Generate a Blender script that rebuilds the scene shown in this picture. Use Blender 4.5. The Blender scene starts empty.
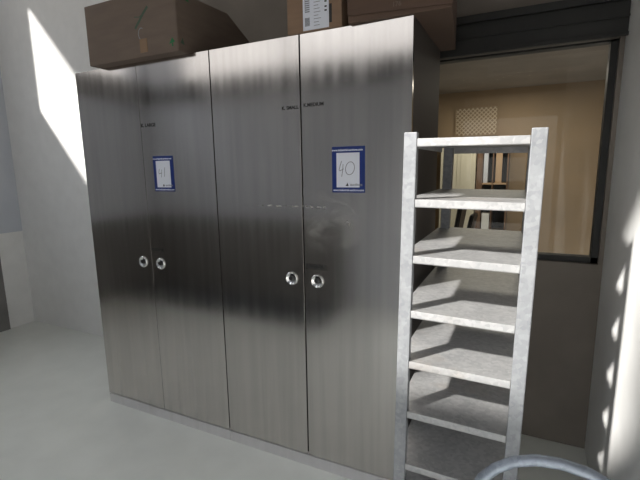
import bpy, bmesh, math, random
from mathutils import Vector, Matrix
random.seed(7)
C = bpy.context.scene.collection
sc = bpy.context.scene

# ------------------------------------------------------------------ camera
CAM = (0.4117, -1.7104, 1.5164); YAW, PITCH, ROLL, FPX = -0.4500, -0.1682, -0.0158, 417.35
cd = bpy.data.cameras.new('camera'); cam = bpy.data.objects.new('camera', cd); C.objects.link(cam)
fwd = Vector((math.sin(YAW)*math.cos(PITCH), math.cos(YAW)*math.cos(PITCH), math.sin(PITCH)))
rt = fwd.cross(Vector((0, 0, 1))).normalized(); up = rt.cross(fwd)
c_, s_ = math.cos(ROLL), math.sin(ROLL)
r2 = rt*c_ + up*s_; u2 = up*c_ - rt*s_
M = Matrix((r2, u2, -fwd)).transposed().to_4x4(); M.translation = Vector(CAM)
cam.matrix_world = M
cd.sensor_fit = 'HORIZONTAL'; cd.sensor_width = 36.0; cd.lens = FPX/640*36.0
cd.clip_start = 0.02
sc.camera = cam
sc.view_settings.view_transform = 'Standard'; sc.view_settings.look = 'None'
sc.view_settings.gamma = 1.0; sc.view_settings.use_curve_mapping = False
sc.view_settings.exposure = 0.32

# ------------------------------------------------------------------ light: daylight sky + sun through the high windows
w = bpy.data.worlds.new('sky'); sc.world = w; w.use_nodes = True
bg = w.node_tree.nodes['Background']; bg.inputs[1].default_value = 1.0
_n, _l = w.node_tree.nodes, w.node_tree.links                      # overcast-like sky, about three times brighter overhead than at the horizon
_tc = _n.new('ShaderNodeTexCoord'); _sp = _n.new('ShaderNodeSeparateXYZ'); _rp = _n.new('ShaderNodeValToRGB')
_l.new(_tc.outputs['Generated'], _sp.inputs[0]); _l.new(_sp.outputs[2], _rp.inputs[0]); _l.new(_rp.outputs[0], bg.inputs[0])
_e = _rp.color_ramp.elements; _e[0].position = 0.0; _e[0].color = (1.02, 0.98, 0.93, 1); _e[1].position = 0.9; _e[1].color = (4.2, 4.5, 4.9, 1)
_m = _e.new(0.30); _m.color = (1.15, 1.13, 1.12, 1)
sd = bpy.data.lights.new('sun', 'SUN'); sd.energy = 7.0; sd.angle = math.radians(2.6); sd.color = (1.0, 0.965, 0.91)
sun = bpy.data.objects.new('sun', sd); C.objects.link(sun)
sun.rotation_euler = Vector((0.83, 1.15, -1.0)).to_track_quat('-Z', 'Y').to_euler()
sun.location = (-2, -4, 5)
def portal(name, loc, rot, sx, sy):
    l = bpy.data.lights.new(name, 'AREA'); l.shape = 'RECTANGLE'; l.size = sx; l.size_y = sy; l.cycles.is_portal = True
    o = bpy.data.objects.new(name, l); C.objects.link(o); o.location = loc; o.rotation_euler = rot
portal('high_window_daylight', (-1.98, -2.48, 3.1), (math.pi/2, 0, 0), 3.06, 1.2)
portal('added_doorway_portal', (0.21, -2.5, 1.05), (math.pi/2, 0, 0), 1.06, 2.1)  # sampling portal for the added doorway
portal('left_window_daylight', (-4.13, -1.1, 3.18), (0, -math.pi/2, 0), 1.04, 2.2)
ld = bpy.data.lights.new('back_room_fill', 'AREA'); ld.shape = 'RECTANGLE'; ld.size = 1.2; ld.size_y = 0.6; ld.energy = 20; ld.color = (1, 0.9, 0.76)  # added area light to brighten the back room, no fixture built
lo = bpy.data.objects.new('back_room_fill', ld); C.objects.link(lo); lo.location = (0.2, 3.9, 2.54)

# ------------------------------------------------------------------ materials
def nt(m): return m.node_tree.nodes, m.node_tree.links
def mat(name, col, rough=0.5, metal=0.0, spec=0.5):
    m = bpy.data.materials.new(name); m.use_nodes = True
    b = m.node_tree.nodes['Principled BSDF']
    b.inputs['Base Color'].default_value = (*col, 1); b.inputs['Roughness'].default_value = rough
    b.inputs['Metallic'].default_value = metal; b.inputs['Specular IOR Level'].default_value = spec
    return m
def noise_mat(name, c1, c2, scale=(5, 5, 5), rough=(0.5, 0.6), metal=0.0, detail=6, bump=0.0, nscale=1.0, lo=0.35, hi=0.65, spec=0.5):
    m = mat(name, c1, rough[0], metal, spec); n, l = nt(m); b = n['Principled BSDF']
    tc = n.new('ShaderNodeTexCoord'); mp = n.new('ShaderNodeMapping'); mp.inputs['Scale'].default_value = scale
    no = n.new('ShaderNodeTexNoise'); no.inputs['Scale'].default_value = nscale; no.inputs['Detail'].default_value = detail
    l.new(tc.outputs['Object'], mp.inputs[0]); l.new(mp.outputs[0], no.inputs['Vector'])
    rp = n.new('ShaderNodeValToRGB'); rp.color_ramp.elements[0].position = lo; rp.color_ramp.elements[1].position = hi
    rp.color_ramp.elements[0].color = (*c1, 1); rp.color_ramp.elements[1].color = (*c2, 1)
    l.new(no.outputs[0], rp.inputs[0]); l.new(rp.outputs[0], b.inputs['Base Color'])
    mr = n.new('ShaderNodeMapRange'); mr.inputs[3].default_value = rough[0]; mr.inputs[4].default_value = rough[1]
    mr.inputs[1].default_value = lo; mr.inputs[2].default_value = hi
    l.new(no.outputs[0], mr.inputs[0]); l.new(mr.outputs[0], b.inputs['Roughness'])
    if bump:
        bu = n.new('ShaderNodeBump'); bu.inputs['Strength'].default_value = bump; bu.inputs['Distance'].default_value = 0.002
        l.new(no.outputs[0], bu.inputs['Height']); l.new(bu.outputs[0], b.inputs['Normal'])
    return m

def steel(name, base, r0, r1, grime=0.25):
    """brushed stainless: fine vertical grain, long drip streaks, wiped smudges, scuffs"""
    m = mat(name, base, r0, 1.0); n, l = nt(m); b = n['Principled BSDF']
    tc = n.new('ShaderNodeTexCoord')
    def noi(scale, detail, s=1.0, dist=0.0):
        mp = n.new('ShaderNodeMapping'); mp.inputs['Scale'].default_value = scale
        no = n.new('ShaderNodeTexNoise'); no.inputs['Scale'].default_value = s; no.inputs['Detail'].default_value = detail
        no.inputs['Distortion'].default_value = dist
        l.new(tc.outputs['Object'], mp.inputs[0]); l.new(mp.outputs[0], no.inputs['Vector']); return no
    grain = noi((400, 400, 3), 3); drip = noi((26, 26, 0.9), 4); smud = noi((3.2, 3.2, 2.2), 5, 1.0, 0.6)
    mx = n.new('ShaderNodeMix'); mx.data_type = 'RGBA'; mx.blend_type = 'MULTIPLY'
    rp = n.new('ShaderNodeValToRGB'); e = rp.color_ramp.elements
    e[0].position = 0.36; e[0].color = (1-grime, 1-grime, 1-grime, 1); e[1].position = 0.62; e[1].color = (1, 1, 1, 1)
    l.new(drip.outputs[0], rp.inputs[0])
    mx.inputs[0].default_value = 1.0; mx.inputs[6].default_value = (*base, 1); l.new(rp.outputs[0], mx.inputs[7])
    l.new(mx.outputs[2], b.inputs['Base Color'])
    ad = n.new('ShaderNodeMath'); ad.operation = 'ADD'; l.new(smud.outputs[0], ad.inputs[0]); l.new(drip.outputs[0], ad.inputs[1])
    mr = n.new('ShaderNodeMapRange'); mr.inputs[1].default_value = 0.75; mr.inputs[2].default_value = 1.25
    mr.inputs[3].default_value = r0; mr.inputs[4].default_value = r1
    l.new(ad.outputs[0], mr.inputs[0]); l.new(mr.outputs[0], b.inputs['Roughness'])
    # dried scuffs: a long broken scratch at chest height, a pale stain, and pale drip stains low down
    xyz = n.new('ShaderNodeSeparateXYZ'); l.new(tc.outputs['Object'], xyz.inputs[0])
    def mth(op, a, b_=None, c=None):
        q = n.new('ShaderNodeMath'); q.operation = op; q.use_clamp = False
        for i, v in enumerate((a, b_, c)):
            if v is None: continue
            if isinstance(v, (int, float)): q.inputs[i].default_value = v
            else: l.new(v, q.inputs[i])
        return q.outputs[0]
    def smooth(v, a, b_):
        q = n.new('ShaderNodeMapRange'); q.interpolation_type = 'SMOOTHSTEP'; q.inputs[1].default_value = a; q.inputs[2].default_value = b_; l.new(v, q.inputs[0]); return q.outputs[0]
    nw = noi((7, 7, 60), 4); n1 = noi((40, 40, 40), 5); n2 = noi((6, 6, 9), 6, 1.0, 1.5); n3 = noi((14, 14, 0.8), 3)
    zz = mth('ADD', xyz.outputs[2], mth('MULTIPLY', mth('SUBTRACT', nw.outputs[0], 0.5), 0.012))
    band = mth('SUBTRACT', 1.0, smooth(mth('ABSOLUTE', mth('SUBTRACT', zz, 1.346)), 0.0015, 0.0055))
    band = mth('MULTIPLY', band, mth('MULTIPLY', smooth(n1.outputs[0], 0.44, 0.6), mth('MULTIPLY', smooth(xyz.outputs[0], -0.86, -0.72), mth('SUBTRACT', 1.0, smooth(xyz.outputs[0], -0.42, -0.30)))))
    dx = mth('MULTIPLY', mth('ADD', xyz.outputs[0], 0.36), 5.5); dz = mth('MULTIPLY', mth('SUBTRACT', xyz.outputs[2], 1.27), 5.0)
    blob = mth('SUBTRACT', 1.0, smooth(mth('ADD', mth('MULTIPLY', dx, dx), mth('MULTIPLY', dz, dz)), 0.1, 1.0))
    blob = mth('MULTIPLY', blob, smooth(n2.outputs[0], 0.42, 0.72))
    low = mth('MULTIPLY', mth('SUBTRACT', 1.0, smooth(xyz.outputs[2], 0.15, 0.95)), mth('MULTIPLY', smooth(n3.outputs[0], 0.46, 0.66), mth('SUBTRACT', 1.0, smooth(xyz.outputs[0], -1.15, -0.9))))
    st = mth('MAXIMUM', mth('MULTIPLY', band, 0.55), mth('MAXIMUM', mth('MULTIPLY', blob, 0.30), mth('MULTIPLY', low, 0.16)))
    df = n.new('ShaderNodeBsdfDiffuse'); df.inputs[0].default_value = (0.55, 0.53, 0.50, 1)
    ms = n.new('ShaderNodeMixShader'); l.new(st, ms.inputs[0]); l.new(b.outputs[0], ms.inputs[1]); l.new(df.outputs[0], ms.inputs[2])
    l.new(ms.outputs[0], n['Material Output'].inputs['Surface'])
    bu = n.new('ShaderNodeBump'); bu.inputs['Strength'].default_value = 0.012; bu.inputs['Distance'].default_value = 0.001
    l.new(grain.outputs[0], bu.inputs['Height']); l.new(bu.outputs[0], b.inputs['Normal'])
    return m
M_DOOR = steel('brushed_steel_doors', (0.63, 0.60, 0.575), 0.13, 0.18, 0.10)
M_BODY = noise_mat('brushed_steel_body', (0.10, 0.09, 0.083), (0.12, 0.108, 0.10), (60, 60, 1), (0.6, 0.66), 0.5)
M_PLINTH = steel('plinth_steel', (0.80, 0.78, 0.80), 0.32, 0.4, 0.04)
M_GAP = mat('cabinet_interior_dark', (0.02, 0.02, 0.02), 0.8)

def galv(name, base, metal=0.75, rough=(0.38, 0.55), stain=True):
    m = mat(name, base, rough[0], metal); n, l = nt(m); b = n['Principled BSDF']
    tc = n.new('ShaderNodeTexCoord'); vo = n.new('ShaderNodeTexVoronoi'); vo.inputs['Scale'].default_value = 75
    no = n.new('ShaderNodeTexNoise'); no.inputs['Scale'].default_value = 9; no.inputs['Detail'].default_value = 7
    l.new(tc.outputs['Object'], vo.inputs['Vector']); l.new(tc.outputs['Object'], no.inputs['Vector'])
    hs = n.new('ShaderNodeValToRGB'); e = hs.color_ramp.elements
    e[0].color = (base[0]*0.78, base[1]*0.79, base[2]*0.81, 1); e[1].color = (min(1, base[0]*1.15), min(1, base[1]*1.15), min(1, base[2]*1.15), 1)
    sep = n.new('ShaderNodeSeparateColor'); l.new(vo.outputs['Color'], sep.inputs[0])
    mm = n.new('ShaderNodeMath'); mm.operation = 'MULTIPLY_ADD'; mm.inputs[1].default_value = 0.6; l.new(sep.outputs[0], mm.inputs[0])
    m2 = n.new('ShaderNodeMapRange'); m2.inputs[1].default_value = 0.3; m2.inputs[2].default_value = 0.7; m2.inputs[4].default_value = 0.5
    l.new(no.outputs[0], m2.inputs[0]); l.new(m2.outputs[0], mm.inputs[2]); l.new(mm.outputs[0], hs.inputs[0])
    out = hs.outputs[0]
    if stain:
        n3 = n.new('ShaderNodeTexNoise'); n3.inputs['Scale'].default_value = 4.2; n3.inputs['Detail'].default_value = 5
        l.new(tc.outputs['Object'], n3.inputs['Vector'])
        r3 = n.new('ShaderNodeMapRange'); r3.inputs[1].default_value = 0.58; r3.inputs[2].default_value = 0.75; r3.inputs[4].default_value = 0.45
        l.new(n3.outputs[0], r3.inputs[0])
        mx = n.new('ShaderNodeMix'); mx.data_type = 'RGBA'; l.new(r3.outputs[0], mx.inputs[0]); l.new(out, mx.inputs[6])
        mx.inputs[7].default_value = (0.44, 0.36, 0.29, 1); out = mx.outputs[2]
    l.new(out, b.inputs['Base Color'])
    mr = n.new('ShaderNodeMapRange'); mr.inputs[3].default_value = rough[0]; mr.inputs[4].default_value = rough[1]
    l.new(no.outputs[0], mr.inputs[0]); l.new(mr.outputs[0], b.inputs['Roughness'])
    return m
M_SHELF = galv('galvanised_shelf', (0.47, 0.47, 0.47), 0.45, (0.42, 0.55))
M_POST = galv('galvanised_post', (0.33, 0.34, 0.355), 0.4, (0.45, 0.6), False)
M_TUBE = galv('galvanised_tube', (0.33, 0.37, 0.43), 0.6, (0.4, 0.55), False)

M_FLOOR = noise_mat('epoxy_floor', (0.74, 0.76, 0.72), (0.78, 0.80, 0.76), (1, 1, 1), (0.28, 0.4), 0, 8, 0.02, 6)
M_WALL = noise_mat('white_plaster', (0.80, 0.80, 0.79), (0.84, 0.84, 0.83), (1, 1, 1), (0.7, 0.85), 0, 6, 0.05, 8)
M_BACK = noise_mat('taupe_plaster', (0.20, 0.175, 0.15), (0.26, 0.23, 0.20), (1, 1, 1), (0.75, 0.9), 0, 4, 0.03, 2.5)
M_FRONT = noise_mat('grey_plaster', (0.57, 0.60, 0.655), (0.61, 0.64, 0.695), (1, 1, 1), (0.75, 0.9), 0, 4, 0.03, 3)
M_WAINS = noise_mat('dark_panelling', (0.17, 0.165, 0.16), (0.21, 0.205, 0.20), (1, 1, 1), (0.6, 0.7), 0, 4, 0, 4)
M_CEIL = noise_mat('ceiling_paint', (0.55, 0.52, 0.48), (0.60, 0.57, 0.53), (1, 1, 1), (0.8, 0.9), 0, 4, 0, 3)
M_BEAM = noise_mat('dark_painted_steel', (0.028, 0.029, 0.028), (0.04, 0.04, 0.038), (1, 1, 1), (0.5, 0.65), 0.2, 4, 0, 8)
M_TAN = noise_mat('tan_wall', (0.26, 0.19, 0.12), (0.30, 0.22, 0.14), (1, 1, 1), (0.8, 0.9), 0, 4, 0, 2)
M_CREAM = mat('cream_lacquer', (0.66, 0.62, 0.49), 0.5)
M_BROWN = noise_mat('brown_wood', (0.13, 0.075, 0.045), (0.19, 0.115, 0.07), (30, 30, 2), (0.5, 0.6))
M_LTAN = mat('tan_wood', (0.45, 0.31, 0.19), 0.6)
M_DGREY = mat('dark_grey_paint', (0.06, 0.065, 0.075), 0.5)
M_BLACK = mat('black_vinyl', (0.012, 0.012, 0.013), 0.35)
M_WHITE = mat('white_panel', (0.80, 0.80, 0.78), 0.6)
M_TEAL = mat('grey_green_paint', (0.12, 0.17, 0.16), 0.6)
M_BLUE = mat('blue_card_border', (0.003, 0.024, 0.17), 0.45)
M_PAPER = mat('white_paper', (0.72, 0.745, 0.82), 0.75)
M_PRINT = mat('white_print', (0.85, 0.88, 0.95), 0.7)
M_PENCIL = mat('pencil_line', (0.17, 0.17, 0.19), 0.7)
M_INK = mat('black_ink', (0.02, 0.02, 0.02), 0.6)
M_GINK = mat('grey_ink', (0.25, 0.26, 0.28), 0.7)
M_GREEN = mat('green_ink', (0.01, 0.16, 0.05), 0.7)
M_DGREEN = mat('faded_dark_green_ink', (0.05, 0.095, 0.06), 0.7)
M_CHROME = mat('polished_chrome', (0.7, 0.7, 0.69), 0.16, 1.0)
M_TAPE = mat('brown_tape', (0.22, 0.125, 0.055), 0.35)
M_LABELTAPE = mat('clear_label_tape', (0.33, 0.32, 0.30), 0.22, 1.0)
M_CARD_L = noise_mat('pale_cardboard', (0.15, 0.112, 0.088), (0.175, 0.133, 0.105), (1, 1, 6), (0.8, 0.9), 0, 4, 0, 6)
M_CARD_M = noise_mat('tan_cardboard', (0.22, 0.14, 0.09), (0.26, 0.17, 0.11), (1, 1, 6), (0.8, 0.9), 0, 4, 0, 6)
M_CARD_D = noise_mat('brown_cardboard', (0.10, 0.062, 0.044), (0.12, 0.075, 0.053), (1, 1, 6), (0.8, 0.9), 0, 4, 0, 6)
def glass_mat():
    m = bpy.data.materials.new('window_glass'); m.use_nodes = True; n, l = nt(m); n.clear()
    o = n.new('ShaderNodeOutputMaterial'); t = n.new('ShaderNodeBsdfTransparent'); g = n.new('ShaderNodeBsdfGlossy')
    t.inputs[0].default_value = (0.93, 0.95, 0.94, 1); g.inputs['Roughness'].default_value = 0.02
    f = n.new('ShaderNodeFresnel'); f.inputs[0].default_value = 1.3
    mx = n.new('ShaderNodeMixShader'); l.new(f.outputs[0], mx.inputs[0]); l.new(t.outputs[0], mx.inputs[1]); l.new(g.outputs[0], mx.inputs[2])
    l.new(mx.outputs[0], o.inputs[0]); return m
M_GLASS = glass_mat()

# ------------------------------------------------------------------ helpers
def add_box(bm, lo, hi, bevel=0.0, seg=2):
    vs = [bm.verts.new((x, y, z)) for z in (lo[2], hi[2]) for y in (lo[1], hi[1]) for x in (lo[0], hi[0])]
    fs = [bm.faces.new([vs[i] for i in f]) for f in ((0, 2, 3, 1), (4, 5, 7, 6), (0, 1, 5, 4), (1, 3, 7, 5), (3, 2, 6, 7), (2, 0, 4, 6))]
    if bevel:
        es = list({e for f in fs for e in f.edges})
        bmesh.ops.bevel(bm, geom=es, offset=bevel, segments=seg, profile=0.5, affect='EDGES', clamp_overlap=True)
def add_prism(bm, poly, axis, a, b):
    """poly of 2-D points extruded along axis from a to b"""
    def P(p, t):
        q = list(p); q.insert(axis, t); return q
    va = [bm.verts.new(P(p, a)) for p in poly]; vb = [bm.verts.new(P(p, b)) for p in poly]; k = len(poly)
    bm.faces.new(va); bm.faces.new(vb[::-1])
    for i in range(k): bm.faces.new((va[i], vb[i], vb[(i+1) % k], va[(i+1) % k]))
    bmesh.ops.recalc_face_normals(bm, faces=bm.faces[:])
def add_tube(bm, pts, r, n=12, cap=True):
    pts = [Vector(p) for p in pts]; rings = []
    ref = None
    for i, p in enumerate(pts):
        d = (pts[min(i+1, len(pts)-1)] - pts[max(i-1, 0)]).normalized()
        if ref is None: ref = d.orthogonal().normalized()
        ref = (ref - d*ref.dot(d)).normalized(); q = d.cross(ref)
        rings.append([bm.verts.new(p + r*(ref*math.cos(2*math.pi*k/n) + q*math.sin(2*math.pi*k/n))) for k in range(n)])
    for a, b in zip(rings, rings[1:]):
        for k in range(n): bm.faces.new((a[k], a[(k+1) % n], b[(k+1) % n], b[k]))
    if cap: bm.faces.new(rings[0][::-1]); bm.faces.new(rings[-1])
def add_lathe_y(bm, cx, cz, prof, n=32):
    """profile of (radius, y) turned about the line x=cx, z=cz"""
    rings = [[bm.verts.new((cx + r*math.cos(2*math.pi*k/n), y, cz + r*math.sin(2*math.pi*k/n))) for k in range(n)] for r, y in prof]
    for a, b in zip(rings, rings[1:]):
        for k in range(n): bm.faces.new((a[k], b[k], b[(k+1) % n], a[(k+1) % n]))
    bm.faces.new(rings[0][::-1]); bm.faces.new(rings[-1])
    bmesh.ops.recalc_face_normals(bm, faces=bm.faces[:])
def obj(name, bm, m, parent=None, smooth=False):
    me = bpy.data.meshes.new(name); bm.to_mesh(me); bm.free(); me.materials.append(m)
    if smooth:
        me.polygons.foreach_set('use_smooth', [True]*len(me.polygons))
        try: me.set_sharp_from_angle(angle=math.radians(38))
        except Exception: pass
    o = bpy.data.objects.new(name, me); C.objects.link(o)
    if parent: o.parent = parent; o.matrix_parent_inverse = Matrix.Translation(parent.location).to_4x4().inverted() if parent.rotation_euler[2] == 0 and parent.rotation_euler[1] == 0 else Matrix()
    return o
def bx(name, lo, hi, m, parent=None, bevel=0.0, smooth=False):
    bm = bmesh.new(); add_box(bm, lo, hi, bevel); return obj(name, bm, m, parent, smooth)
def thing(name, label, cat, loc=(0, 0, 0), rotz=0, group=None):
    o = bpy.data.objects.new(name, None); C.objects.link(o); o.empty_display_size = 0.1
    o.location = loc; o.rotation_euler = (0, 0, rotz); o['label'] = label; o['category'] = cat
    if group: o['group'] = group
    return o
def tag(o, label, cat, group=None):
    o['label'] = label; o['category'] = cat
    if group: o['group'] = group
    return o
def struct(name, boxes, m, bevel=0.0):
    bm = bmesh.new()
    for lo, hi in boxes: add_box(bm, lo, hi, bevel)
    o = obj(name, bm, m); o['kind'] = 'structure'; return o
def text_obj(name, s, size, m, loc, parent, depth=0.0004, shear=0.0, align='LEFT', rot=0.0):
    """lettering standing on a plane facing -y"""
    cu = bpy.data.curves.new('t', 'FONT'); cu.body = s; cu.size = size; cu.extrude = depth; cu.shear = shear; cu.offset = size*0.022; cu.align_x = align
    tmp = bpy.data.objects.new('t', cu); C.objects.link(tmp)
    dg = bpy.context.evaluated_depsgraph_get(); dg.update()
    me = bpy.data.meshes.new_from_object(tmp.evaluated_get(dg)); bpy.data.objects.remove(tmp); me.name = name
    me.materials.clear(); me.materials.append(m)
    R = Matrix.Translation(loc) @ Matrix.Rotation(math.pi/2, 4, 'X') @ Matrix.Rotation(rot, 4, 'Z')
    me.transform(R)
    o = bpy.data.objects.new(name, me); C.objects.link(o)
    if parent: o.parent = parent; o.matrix_parent_inverse = Matrix.Translation(parent.location).to_4x4().inverted() if parent.rotation_euler[2] == 0 else Matrix()
    return o
def add_ribbon(bm, pts, wd, y, th=0.0004):
    """pen stroke in the xz plane"""
    pts = [Vector((p[0], 0, p[1])) for p in pts]; L = []
    for i, p in enumerate(pts):
        d = (pts[min(i+1, len(pts)-1)] - pts[max(i-1, 0)]).normalized(); nrm = Vector((-d.z, 0, d.x))*wd/2
        L.append([bm.verts.new((p.x+sx*nrm.x, y-t, p.z+sx*nrm.z)) for t in (0, th) for sx in (-1, 1)])
    for a, b in zip(L, L[1:]):
        for i, j in ((0, 1), (1, 3), (3, 2), (2, 0)): bm.faces.new((a[i], a[j], b[j], b[i]))
    bm.faces.new([L[0][k] for k in (0, 1, 3, 2)]); bm.faces.new([L[-1][k] for k in (0, 2, 3, 1)])
    bmesh.ops.recalc_face_normals(bm, faces=bm.faces[:])

# ------------------------------------------------------------------ the room
YB = 0.74; YF = -2.45; XL = -4.1; XR = 0.80; H = 3.7
struct('floor', [((XL-0.1, YF-0.1, -0.1), (XR+0.1, 5.6, 0.0))], M_FLOOR)
struct('ceiling', [((XL-0.1, YF-0.1, H), (XR+0.1, YB+0.12, H+0.1))], M_CEIL)
OX0, OX1, OZ0, OZ1 = -0.12, XR-0.02, 1.02, 2.095
struct('wall_back', [((-2.02, YB, 0), (OX0, YB+0.12, H)), ((OX1, YB, 0), (XR, YB+0.12, H)),
                     ((OX0, YB, 0), (OX1, YB+0.12, OZ0)), ((OX0, YB, OZ1), (OX1, YB+0.12, H))], M_BACK)
struct('wall_back_left', [((XL, YB, 0), (-2.02, YB+0.12, H))], M_WALL)
struct('wall_right', [((XR, YF, 0), (XR+0.1, YB+0.12, H))], M_WALL)
struct('wall_left', [((XL-0.1, YF, 0.95), (XL, YB, 2.66)), ((XL-0.1, 0.0, 2.66), (XL, YB, H)), ((XL-0.1, YF, 2.66), (XL, -2.2, H))], M_FRONT)
struct('trim_4', [((XL-0.1, YF, 0.0), (XL+0.02, 0.5, 0.95)), ((XL, YF, 2.37), (XL+0.05, 0.4, 2.66))], M_WAINS)
struct('trim_5', [((XL-0.1, 0.5, 0.0), (XL, YB, 0.95))], M_WALL)
WX0, WX1, WZ0, WZ1 = -3.5, -0.45, 2.59, H
DX0, DX1, DZ = -0.32, 0.74, 2.10  # unseen doorway, opened to add fill daylight
struct('wall_front', [((XL, YF-0.1, 0.95), (DX0, YF, WZ0)), ((-1.25, YF-0.1, 0), (DX0, YF, 0.95)), ((DX0, YF-0.1, DZ), (XR, YF, WZ0)), ((DX1, YF-0.1, 0), (XR, YF, DZ)), ((XL, YF-0.1, WZ0), (WX0, YF, H)), ((WX1, YF-0.1, WZ0), (XR, YF, H))], M_FRONT)
struct('trim_1', [((XL, YF-0.1, 0.0), (-1.25, YF+0.02, 0.95))], M_WAINS)
struct('trim_2', [((XL, YF, 2.37), (XR, YF+0.05, WZ0))], M_BEAM)
# steel beam over the glazed opening
bm = bmesh.new()
add_box(bm, (-0.45, YB-0.05, 2.10), (XR, YB, 2.27), 0.003); add_box(bm, (-0.45, YB-0.075, 2.235), (XR, YB-0.05, 2.27), 0.002)
add_box(bm, (-0.45, YB-0.06, 2.165), (XR, YB-0.05, 2.175), 0.001); add_box(bm, (-0.45, YB-0.065, 2.085), (XR, YB-0.05, 2.10), 0.001)
o = obj('trim_3', bm, M_BEAM); o['kind'] = 'structure'
# the glazed window behind the rack
bm = bmesh.new()
add_box(bm, (OX0, YB+0.03, OZ0), (OX0+0.03, YB+0.09, OZ1)); add_box(bm, (OX1-0.03, YB+0.03, OZ0), (OX1, YB+0.09, OZ1))
add_box(bm, (OX0, YB+0.03, OZ0), (OX1, YB+0.09, OZ0+0.03)); add_box(bm, (OX0, YB+0.03, OZ1-0.008), (OX1, YB+0.09, OZ1))
wf = obj('window_1', bm, M_BEAM); wf['kind'] = 'structure'
g = bx('pane', (OX0+0.03, YB+0.056, OZ0+0.03), (OX1-0.03, YB+0.060, OZ1-0.008), M_GLASS, wf)
# high window frames behind the viewer
bm = bmesh.new()
for k in range(3):
    x = WX0 + (WX1-WX0)*k/2; add_box(bm, (x-0.012, YF-0.07, WZ0), (x+0.012, YF-0.03, WZ1))
add_box(bm, (WX0, YF-0.07, WZ0), (WX1, YF-0.03, WZ0+0.04))
o = obj('window_2', bm, M_BEAM); o['kind'] = 'structure'
struct('added_dark_mat', [((XL+0.03, YF+0.03, 0.0), (-1.25, YF+0.75, 0.012))], M_DGREY)  # unseen dark mat, added to darken the reflection in the cabinet doors
# unseen roof slabs added outside to block the sun, with a slanted slot left open
bm = bmesh.new(); add_prism(bm, [(-6.0, YF-0.12), (-1.86, YF-0.12), (-2.95, -4.0), (-6.0, -4.0)], 2, 3.76, 3.86)
add_prism(bm, [(-0.97, YF-0.12), (1.2, YF-0.12), (1.2, -4.0), (-2.06, -4.0)], 2, 3.76, 3.86)
o = obj('added_sun_blocker', bm, M_BEAM); o['kind'] = 'structure'
# back room seen through the glass
struct('wall_far', [((XL, 5.0, 0), (2.2, 5.1, 2.7))], M_TAN)
struct('wall_far_left', [((-2.6, YB+0.12, 0), (-2.5, 5.0, 2.7))], M_TAN)
struct('wall_far_right', [((1.9, YB+0.12, 0), (2.0, 5.0, 2.7))], M_TAN)
struct('ceiling_far', [((-2.6, YB+0.12, 2.60), (2.0, 5.1, 2.7))], M_BACK)

# ------------------------------------------------------------------ stainless steel cabinets
HT = 2.095; DD = 0.579; ZB = 0.066; DW = 0.5
def handle(cx, cz, parent):
    bm = bmesh.new()
    add_lathe_y(bm, cx, cz, [(0.0315, 0.001), (0.0315, -0.0025), (0.0295, -0.0065), (0.0265, -0.0075), (0.0235, -0.006), (0.020, -0.0028), (0.013, -0.0012), (0.004, -0.001)])
    h = obj('handle', bm, M_CHROME, parent, True)
    bm = bmesh.new()
    add_lathe_y(bm, cx+0.001, cz, [(0.0105, -0.0005), (0.0105, -0.0075), (0.009, -0.009), (0.003, -0.009)], 24)
    add_box(bm, (cx-0.0035, -0.012, cz-0.016), (cx+0.0035, -0.0085, cz+0.012), 0.001)
    return h, bm
def cabinet(x1, label, gapw, texts):
    """a double-door cabinet whose right side is at x1"""
    x0 = x1 - 2*DW
    t = thing('steel_cabinet', label, 'cabinet', ((x0+x1)/2, DD/2, 0), 0, 'steel cabinets standing in a row')
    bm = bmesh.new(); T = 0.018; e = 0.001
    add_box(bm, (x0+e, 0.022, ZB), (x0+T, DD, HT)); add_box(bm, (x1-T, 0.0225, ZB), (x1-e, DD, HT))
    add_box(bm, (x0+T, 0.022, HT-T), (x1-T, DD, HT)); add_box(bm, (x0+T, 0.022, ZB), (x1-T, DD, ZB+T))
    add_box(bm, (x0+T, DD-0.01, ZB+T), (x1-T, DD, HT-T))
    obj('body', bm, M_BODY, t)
    bx('dark_gap_backing', (x0+T, 0.0215, ZB+T), (x1-T, 0.026, HT-T), M_GAP, t)  # near-black sheet stands in for the shade inside the door gaps
    bx('plinth', (x0+e, 0.002, 0), (x1-e, DD-0.03, ZB-0.003), M_PLINTH, t, 0.002)
    xm = (x0+x1)/2
    for i, (a, b) in enumerate(((x0+0.0032, xm-gapw/2), (xm+gapw/2, x1-0.0032))):
        if i == 1 and x1 == 0: b = x1 - 0.0005
        d = bx('door', (a, 0.0, ZB+0.002), (b, 0.0205, HT-0.0005), M_DOOR, t, 0.0006)
        hx = xm + (0.069 if i else -0.069)
        bm = bmesh.new()
        add_lathe_y(bm, hx, 0.996, [(0.0335, 0.001), (0.0335, -0.0025), (0.0310, -0.0070), (0.0280, -0.0085), (0.0245, -0.0065), (0.0205, -0.0030), (0.013, -0.0014), (0.004, -0.0012)])
        obj('handle', bm, M_CHROME, d, True)
        bm = bmesh.new()
        add_lathe_y(bm, hx-0.002, 0.998, [(0.0115, -0.0005), (0.0115, -0.008), (0.0095, -0.0095), (0.003, -0.0095)], 24)
        obj('lock', bm, M_BLACK, d, True)
        for (kind, s, tx, tz, sz, mm) in texts:
            if kind == i:
                if mm == 'tape':
                    bx('label_strip', (tx-0.003, -0.0008, tz-0.006), (tx+0.112, 0.0002, tz+0.022), M_LABELTAPE, d)
                    text_obj('lettering', s, sz, M_INK, (tx, -0.0009, tz), d, 0.0006)
                else:
                    text_obj('lettering', s, sz, M_INK, (tx, -0.0004, tz), d, 0.0006)
    return t
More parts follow.
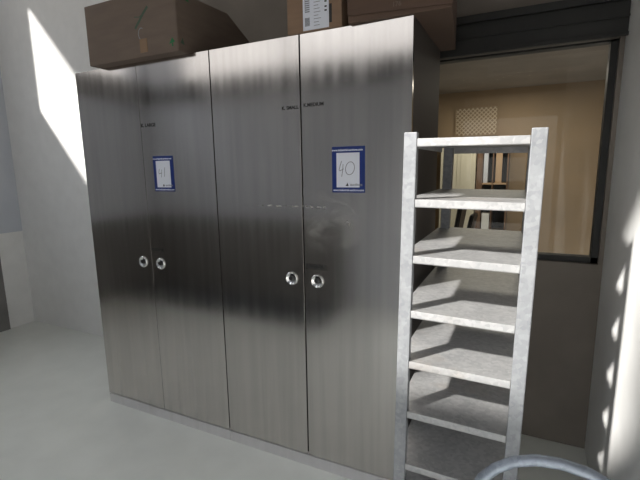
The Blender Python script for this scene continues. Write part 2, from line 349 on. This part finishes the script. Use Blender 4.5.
cabinet(0.0, 'tall stainless steel two-door cabinet next to the metal rack, with card 40 on it', 0.0075,
        [(0, 'K. SMALL', -0.598, 1.785, 0.0215, ''), (1, 'K.MEDIUM', -0.486, 1.790, 0.0215, ''), (1, 'RESERVE', -0.489, 1.056, 0.024, 'tape')])
cabinet(-1.0, 'tall stainless steel two-door cabinet farthest from the metal rack, with card 41 on it', 0.0022,
        [(1, 'K. LARGE', -1.496, 1.758, 0.026, ''), (1, 'RESERVE', -1.492, 1.068, 0.024, '')])

# ------------------------------------------------------------------ lot cards
def lot_card(label, x0, z0, x1, z1, digits, tilt=0.0):
    cx, cz = (x0+x1)/2, (z0+z1)/2; W, Hh = x1-x0, z1-z0
    t = thing('lot_card', label, 'card', (cx, -0.0006, cz), 0, 'numbered cards taped on cabinet doors')
    bx('blue_border', (x0, -0.0014, z0), (x1, -0.0004, z1), M_BLUE, t)
    bx('paper', (x0+W*0.14, -0.0020, z0+Hh*0.115), (x1-W*0.16, -0.0014, z1-Hh*0.135), M_PAPER, t)
    bm = bmesh.new()
    for d in digits:
        add_ribbon(bm, [(x0+W*u, z0+Hh*v) for u, v in d], W*0.017, -0.0020)
    obj('handwriting', bm, M_PENCIL, t)
    text_obj('web_address', 'www.industrial-auctions.com', W*0.080, M_PRINT, (cx-0.005, -0.0014, z1-Hh*0.095), t, 0.0004, 0, 'CENTER')
    text_obj('web_address', 'www.industrial-auctions.com', W*0.080, M_PRINT, (cx+0.001, -0.0014, z0+Hh*0.035), t, 0.0004, 0, 'CENTER')
    bm = bmesh.new(); bxx, bz = x0+W*0.46, z0+Hh*0.145
    add_prism(bm, [(bxx-0.007, bz), (bxx+0.008, bz), (bxx+0.002, bz+0.015), (bxx-0.002, bz+0.006)], 1, -0.0024, -0.0020)
    obj('emblem', bm, M_INK, t)
    text_obj('company_print', 'auctions', W*0.11, M_GINK, (x0+W*0.56, -0.0020, z0+Hh*0.15), t, 0.0003)
    return t
zero = [(0.50+0.125*math.cos(a)*1.0, 0.52+0.125*math.sin(a)) for a in [math.radians(100+k*18) for k in range(21)]]
zero = [(0.555+0.135*math.cos(a)+0.02*math.sin(a), 0.53+0.14*math.sin(a)) for a in [math.radians(105+k*18) for k in range(21)]]
lot_card('blue-bordered card with handwritten 40, taped on the door beside the metal rack', -0.349, 1.413, -0.196, 1.611,
         [[(0.30, 0.69), (0.25, 0.58), (0.22, 0.49), (0.24, 0.475), (0.31, 0.50), (0.36, 0.52)], [(0.345, 0.62), (0.335, 0.50), (0.30, 0.35)], zero])
lot_card('blue-bordered card with handwritten 41, taped on the left cabinet', -1.427, 1.409, -1.281, 1.600,
         [[(0.30, 0.64), (0.26, 0.52), (0.27, 0.50), (0.42, 0.53)], [(0.42, 0.62), (0.40, 0.50), (0.38, 0.40)], [(0.58, 0.68), (0.55, 0.55), (0.53, 0.42)]])

# ------------------------------------------------------------------ galvanised tray rack
RX, RY, RW, RD, PW = 0.015, -0.270, 0.434, 0.805, 0.045
SZ = [1.609, 1.404, 1.205, 1.002, 0.806, 0.604, 0.383, 0.180]
rack = thing('tray_rack', 'galvanised metal rack with flat shelves standing right of the steel cabinets', 'rack', (RX+RW/2, RY+RD/2, 0))
for (px, py, h) in ((RX, RY, 1.631), (RX+RW-PW, RY, 1.631), (RX+0.008, RY+RD-PW, 1.631), (RX+RW-PW, RY+RD-PW, 1.631)):
    bm = bmesh.new(); add_box(bm, (px, py, 0.105), (px+PW, py+0.03 if py == RY else py+PW, h), 0.003)
    obj('post', bm, M_POST, rack)
for z in SZ:
    bm = bmesh.new(); a, b = RX+PW+0.001, RX+RW-PW-0.001; y0, y1 = RY+0.004, RY+RD-0.012; t = 0.0022
    # pressed sheet: top with notched corners behind the posts, folded lips all round
    xi, xo = RX+0.001, RX+RW-0.001; yk = RY+0.034
    add_box(bm, (a, y0, z-t), (b, yk, z)); add_box(bm, (xi, yk, z-t), (xo, y1-0.05, z)); add_box(bm, (RX+PW+0.01, y1-0.05, z-t), (b, y1, z))
    add_box(bm, (a, y0-0.003, z-0.026), (b, y0-0.0008, z+0.0004), 0.0008)
    add_box(bm, (a, y0-0.003, z-0.026), (b, y0+0.010, z-0.024))
    add_box(bm, (xi, yk, z-0.024), (xi+t, y1-0.05, z-t)); add_box(bm, (xo-t, yk, z-0.024), (xo, y1-0.05, z-t))
    add_box(bm, (RX+PW+0.01, y1-t, z-0.030), (b, y1, z-t))
    sh = obj('shelf', bm, M_SHELF, rack)
for cx, cy in ((RX+0.023, RY+0.03), (RX+RW-0.023, RY+0.03), (RX+0.031, RY+RD-0.03), (RX+RW-0.023, RY+RD-0.03)):
    bm = bmesh.new()
    n = 20; rr = 0.038
    rings = [[bm.verts.new((cx+xx, cy+r*math.cos(2*math.pi*k/n), 0.038+r*math.sin(2*math.pi*k/n))) for k in range(n)] for xx, r in ((-0.012, 0.03), (-0.010, rr), (0.010, rr), (0.012, 0.03))]
    for p, q in zip(rings, rings[1:]):
        for k in range(n): bm.faces.new((p[k], p[(k+1) % n], q[(k+1) % n], q[k]))
    bm.faces.new(rings[0][::-1]); bm.faces.new(rings[-1])
    cs = obj('caster', bm, M_BLACK, rack, True)
    bm = bmesh.new(); add_box(bm, (cx-0.019, cy-0.014, 0.034), (cx-0.015, cy+0.014, 0.103)); add_box(bm, (cx+0.015, cy-0.014, 0.034), (cx+0.019, cy+0.014, 0.103))
    add_box(bm, (cx-0.021, cy-0.021, 0.100), (cx+0.021, cy+0.021, 0.105)); obj('fork', bm, M_CHROME, cs)

rack.rotation_euler[1] = 0.015; rack.location.z += 0.001
# ------------------------------------------------------------------ cardboard boxes on the cabinets
def seam(bm, lo, hi): add_box(bm, lo, hi)
# pale box, left
bl = thing('cardboard_box', 'pale cardboard box with green markings on top of the left steel cabinet', 'box', (-1.45, 0.24, HT), 0, 'cardboard boxes on the cabinets')
bm = bmesh.new(); add_prism(bm, [(-0.062, HT+0.001), (0.54, HT+0.001), (0.54, 2.288), (0.34, 2.383), (0.05, 2.372), (-0.062, 2.40)], 0, -1.78, -1.131)
bmesh.ops.bevel(bm, geom=bm.edges[:], offset=0.003, segments=2, affect='EDGES'); obj('carton', bm, M_CARD_L, bl)
bx('tape_strip', (-1.385, -0.0640, HT+0.02), (-1.335, -0.0620, HT+0.086), M_TAPE, bl)
bm = bmesh.new(); add_prism(bm, [(-1.187, 2.133), (-1.150, 2.139), (-1.166, 2.160)], 1, -0.0632, -0.0620); add_box(bm, (-1.170, -0.0632, 2.120), (-1.163, -0.0620, 2.135)); obj('green_arrow_mark', bm, M_GREEN, bl)
bm = bmesh.new(); add_ribbon(bm, [(-1.41, 2.235), (-1.375, 2.27), (-1.345, 2.30), (-1.315, 2.325)], 0.013, -0.0620); add_ribbon(bm, [(-1.41, 2.29), (-1.375, 2.285), (-1.345, 2.30)], 0.004, -0.0620); obj('green_pen_mark', bm, M_DGREEN, bl)
bm = bmesh.new(); add_ribbon(bm, [(-1.370+0.021*math.cos(a), 2.205+0.028*math.sin(a)) for a in [math.radians(60+k*20) for k in range(13)]], 0.004, -0.0620); obj('grey_ring_mark', bm, M_GINK, bl)
bm = bmesh.new(); add_prism(bm, [(-0.02, 2.345), (0.03, 2.34), (0.015, 2.362)], 0, -1.1312, -1.1298); obj('green_arrow_mark', bm, M_GREEN, bl)
bm = bmesh.new(); add_prism(bm, [(-0.045, 2.135), (-0.02, 2.13), (-0.03, 2.16)], 0, -1.1312, -1.1298); obj('green_arrow_mark', bm, M_DGREEN, bl)
# tan box with shipping label, middle
b2 = thing('cardboard_box', 'tan cardboard box with a white shipping label, left of the overhanging brown box', 'box', (-0.39, 0.17, HT), 0, 'cardboard boxes on the cabinets')
bm = bmesh.new(); add_box(bm, (-0.552, -0.008, HT+0.001), (-0.296, 0.38, 2.47), 0.002); obj('carton', bm, M_CARD_M, b2)
bx('shipping_label', (-0.474, -0.0098, HT+0.006), (-0.353, -0.0080, 2.38), M_PAPER, b2)
for (x, z, wd, hh) in ((-0.464, 2.118, 0.022, 0.034), (-0.464, 2.172, 0.022, 0.075)):
    bm = bmesh.new(); add_box(bm, (x, -0.0102, z), (x+0.002, -0.0098, z+hh))
    for k in range(9): add_box(bm, (x, -0.0108, z+hh*k/9), (x+wd, -0.0098, z+hh*(k+0.55)/9))
    obj('bar_code', bm, M_GINK, b2)
bm = bmesh.new()
for k in range(16):
    z = 2.115+0.013*k; L = 0.02+0.02*random.random(); add_box(bm, (-0.422, -0.0104, z), (-0.422+L, -0.0098, z+0.0022))
obj('label_text', bm, M_GINK, b2)
bm = bmesh.new()
for x, z in ((-0.372, 2.165), (-0.372, 2.180), (-0.372, 2.20)): add_box(bm, (x, -0.0105, z), (x+0.010, -0.0098, z+0.006))
obj('label_symbols', bm, M_INK, b2)
bx('tape_strip', (-0.352, -0.0090, 2.118), (-0.340, -0.0080, 2.19), M_INK, b2)
# brown box, right, overhanging the cabinet corner; local frame: front right bottom corner, rotated
ang = math.radians(2.5)
b3 = thing('cardboard_box', 'long brown cardboard box overhanging the right corner of the cabinet beside the rack', 'box', (0.142, -0.006, HT+0.001), ang, 'cardboard boxes on the cabinets')
bm = bmesh.new(); add_box(bm, (-0.404, 0.0, 0.0), (0.0, 0.60, 0.40), 0.002)
bmesh.ops.translate(bm, verts=[v for v in bm.verts if v.co.y > 0.3 and v.co.x > -0.2], vec=(-0.045, 0.0, 0.0)); obj('carton', bm, M_CARD_D, b3)
bm = bmesh.new(); add_prism(bm, [(-0.404, 0.027), (0.002, 0.010), (0.002, 0.40), (-0.404, 0.40)], 1, -0.007, 0.0); obj('front_flap', bm, M_CARD_D, b3)
bx('tape_strip', (-0.23, -0.0078, 0.025), (-0.18, -0.0065, 0.40), M_CARD_D, b3)
text_obj('printed_mark', '176', 0.024, M_CARD_L, (-0.222, -0.008, 0.032), b3, 0.0006)
bm = bmesh.new(); add_ribbon(bm, [(-0.205, 0.075), (-0.200, 0.10), (-0.190, 0.105), (-0.180, 0.10), (-0.175, 0.075)], 0.003, -0.008); obj('printed_symbol', bm, M_GINK, b3)
# flat dark tray lying on the cabinet
bm = bmesh.new(); add_box(bm, (-0.715, 0.10, HT+0.0005), (-0.545, 0.42, HT+0.006), 0.001); add_box(bm, (-0.715, 0.10, HT+0.006), (-0.708, 0.42, HT+0.02)); add_box(bm, (-0.552, 0.10, HT+0.006), (-0.545, 0.42, HT+0.02)); add_box(bm, (-0.708, 0.413, HT+0.006), (-0.552, 0.42, HT+0.02))
tag(obj('metal_tray', bm, M_BEAM), 'flat dark metal tray lying on the cabinet left of the tan box', 'tray')

# ------------------------------------------------------------------ bent tube trolley in the lower right corner
A = Vector((0.332, -0.60, 0)); B = Vector((0.755, -0.60, 0)); d = (B-A).normalized(); nn = Vector((d.y, -d.x, 0))
tr = thing('hand_trolley', 'bluish galvanised tube handle of a small trolley in front of the rack', 'trolley', (0.518, -0.75, 0))
top, rb = 0.772, 0.205
pts = [A + Vector((0, 0, 0.13)), A + Vector((0, 0, top-rb))]
for k in range(1, 7): a = math.radians(15*k); pts.append(A + d*(rb*(1-math.cos(a))) + Vector((0, 0, top-rb+rb*math.sin(a))))
for k in range(0, 7): a = math.radians(90-15*k); pts.append(B - d*(rb*(1-math.cos(a))) + Vector((0, 0, top-rb+rb*math.sin(a))))
pts.append(B + Vector((0, 0, 0.13)))
bm = bmesh.new(); add_tube(bm, pts, 0.0145, 16); obj('push_handle', bm, M_TUBE, tr, True)
bm = bmesh.new(); Lw = (B-A).length
q = [A - d*0.02, B + d*0.02, B + d*0.02 + nn*0.40, A - d*0.02 + nn*0.40]
add_prism(bm, [(p.x, p.y) for p in [v - nn*0.02 for v in q[:2]] + q[2:]], 2, 0.112, 0.135); obj('platform', bm, M_TUBE, tr)
for p in (A + d*0.04 + nn*0.05, B - d*0.04 + nn*0.05, A + d*0.04 + nn*0.33, B - d*0.04 + nn*0.33):
    bm = bmesh.new(); add_tube(bm, [p - d*0.012 + Vector((0, 0, 0.045)), p + d*0.012 + Vector((0, 0, 0.045))], 0.045, 20)
    wh = obj('wheel', bm, M_BLACK, tr, True)
    bm = bmesh.new(); 
    for sgn in (-1, 1):
        c = p + d*0.016*sgn; add_box(bm, (c.x-0.002, c.y-0.012, 0.04), (c.x+0.002, c.y+0.012, 0.112))
    obj('fork', bm, M_TUBE, wh)

# ------------------------------------------------------------------ things in the back room, seen through the glass and the rack
cu = thing('cupboard', 'tall cream cupboard seen through the window behind the rack', 'cupboard', (-0.42, 4.72, 0))
bx('body', (-0.66, 4.52, 0), (-0.185, 4.98, 1.92), M_CREAM, cu, 0.004)
for a, b in ((-0.655, -0.435), (-0.430, -0.19)):
    dd = bx('door', (a, 4.50, 0.06), (b, 4.518, 1.90), M_CREAM, cu, 0.003)
    bx('door_panel', (a+0.05, 4.494, 0.25), (b-0.05, 4.501, 1.70), M_CREAM, dd, 0.003)
sf = thing('shelving_unit', 'brown wooden shelving unit beside the cream cupboard in the room behind', 'shelving unit', (0.0, 4.75, 0))
for x in (-0.17, 0.03, 0.215): bx('upright', (x, 4.55, 0), (x+(0.075 if x < 0 else 0.015), 4.95, 1.92), M_BROWN, sf)
bx('back_panel', (-0.095, 4.93, 0), (0.235, 4.95, 1.92), M_DGREY, sf)
for z in (0.25, 0.60, 0.93, 1.27, 1.90): bx('shelf', (-0.095, 4.55, z), (0.03, 4.93, z+0.02), M_LTAN, sf); bx('shelf', (0.045, 4.55, z), (0.215, 4.93, z+0.02), M_LTAN, sf)
fo = bx('tan_panel', (0.07, 4.60, 1.292), (0.15, 4.64, 1.88), M_LTAN); tag(fo, 'tan board standing upright in the brown shelving unit behind the glass', 'board')
fo2 = bx('grey_folder', (-0.085, 4.60, 1.292), (-0.03, 4.80, 1.85), M_FRONT); tag(fo2, 'grey folder standing in the brown shelving unit behind the glass', 'folder')
wb = bx('white_box', (-0.08, 4.56, 0.622), (0.02, 4.86, 0.87), M_WHITE, None, 0.003); tag(wb, 'white box in the brown shelving unit seen between two rack shelves', 'box')
# reflected lattice pattern, built as pale slats at the far wall
gr = thing('reflected_lattice', 'reflected pale diagonal lattice, built as slats behind the glass', 'lattice pattern', (-0.25, 4.99, 2.2))
gx0, gx1, gz0, gz1 = -0.53, 0.03, 1.98, 2.36
bm = bmesh.new()
k = 0; st = 0.06
while True:
    s0 = gx0 - (gz1-gz0) + k*st
    if s0 > gx1: break
    for sg in (1, -1):
        P = []
        xa, xb = (s0, s0+(gz1-gz0)) if sg > 0 else (s0+(gz1-gz0), s0)
        # clip the slanted slat to the panel
        def zat(x): return gz0 + (x-xa)/(xb-xa)*(gz1-gz0)
        lo_, hi_ = max(gx0, min(xa, xb)), min(gx1, max(xa, xb))
        if hi_-lo_ > 0.02:
            add_ribbon(bm, [(lo_, zat(lo_)), (hi_, zat(hi_))], 0.011, 4.99 if sg > 0 else 4.985, 0.006)
    k += 1
obj('lattice', bm, mat('reflected_lattice_tone', (0.55, 0.46, 0.34), 0.6), gr)
bm = bmesh.new()
for lo_, hi_ in (((gx0-0.02, 4.975, gz0-0.02), (gx1+0.02, 5.0, gz0)), ((gx0-0.02, 4.975, gz1), (gx1+0.02, 5.0, gz1+0.02)), ((gx0-0.02, 4.975, gz0), (gx0, 5.0, gz1)), ((gx1, 4.975, gz0), (gx1+0.02, 5.0, gz1))): add_box(bm, lo_, hi_)
obj('frame', bm, M_TAN, gr)
# black office chairs
def chair(x, y, rz, s, label):
    t = thing('office_chair', label, 'chair', (x, y, 0), rz, 'black chairs in the room behind')
    bm = bmesh.new(); add_box(bm, (-0.20, -0.22, 0.46), (0.20, 0.22, 0.53), 0.025, 3); obj('seat', bm, M_BLACK, t, True)
    bm = bmesh.new(); add_prism(bm, [(0.19, 0.58), (0.23, 0.57), (0.31, s), (0.285, s+0.02), (0.26, s)], 0, -0.12, 0.12); bmesh.ops.bevel(bm, geom=bm.edges[:], offset=0.012, segments=3, affect='EDGES'); obj('backrest', bm, M_BLACK, t, True)
    bm = bmesh.new(); add_tube(bm, [(0, 0.2, 0.49), (0, 0.235, 0.50), (0, 0.245, 0.66)], 0.015); obj('back_support', bm, M_CHROME, t, True)
    bm = bmesh.new(); add_tube(bm, [(0, 0, 0.09), (0, 0, 0.47)], 0.022); obj('column', bm, M_CHROME, t, True)
    for k in range(5):
        a = 2*math.pi*k/5; bm = bmesh.new(); add_tube(bm, [(0, 0, 0.10), (0.27*math.cos(a), 0.27*math.sin(a), 0.065)], 0.016); l = obj('leg', bm, M_BLACK, t, True)
        bm = bmesh.new(); add_tube(bm, [(0.27*math.cos(a)-0.01, 0.27*math.sin(a), 0.027), (0.27*math.cos(a)+0.01, 0.27*math.sin(a), 0.027)], 0.027, 14); obj('caster', bm, M_BLACK, l, True)
chair(-0.44, 3.07, math.radians(-97), 1.08, 'black chair with a slanting back, left one of two seen under the second rack shelf')
chair(-0.37, 3.62, math.radians(-97), 0.95, 'black chair with a slanting back, right one of two seen under the second rack shelf')
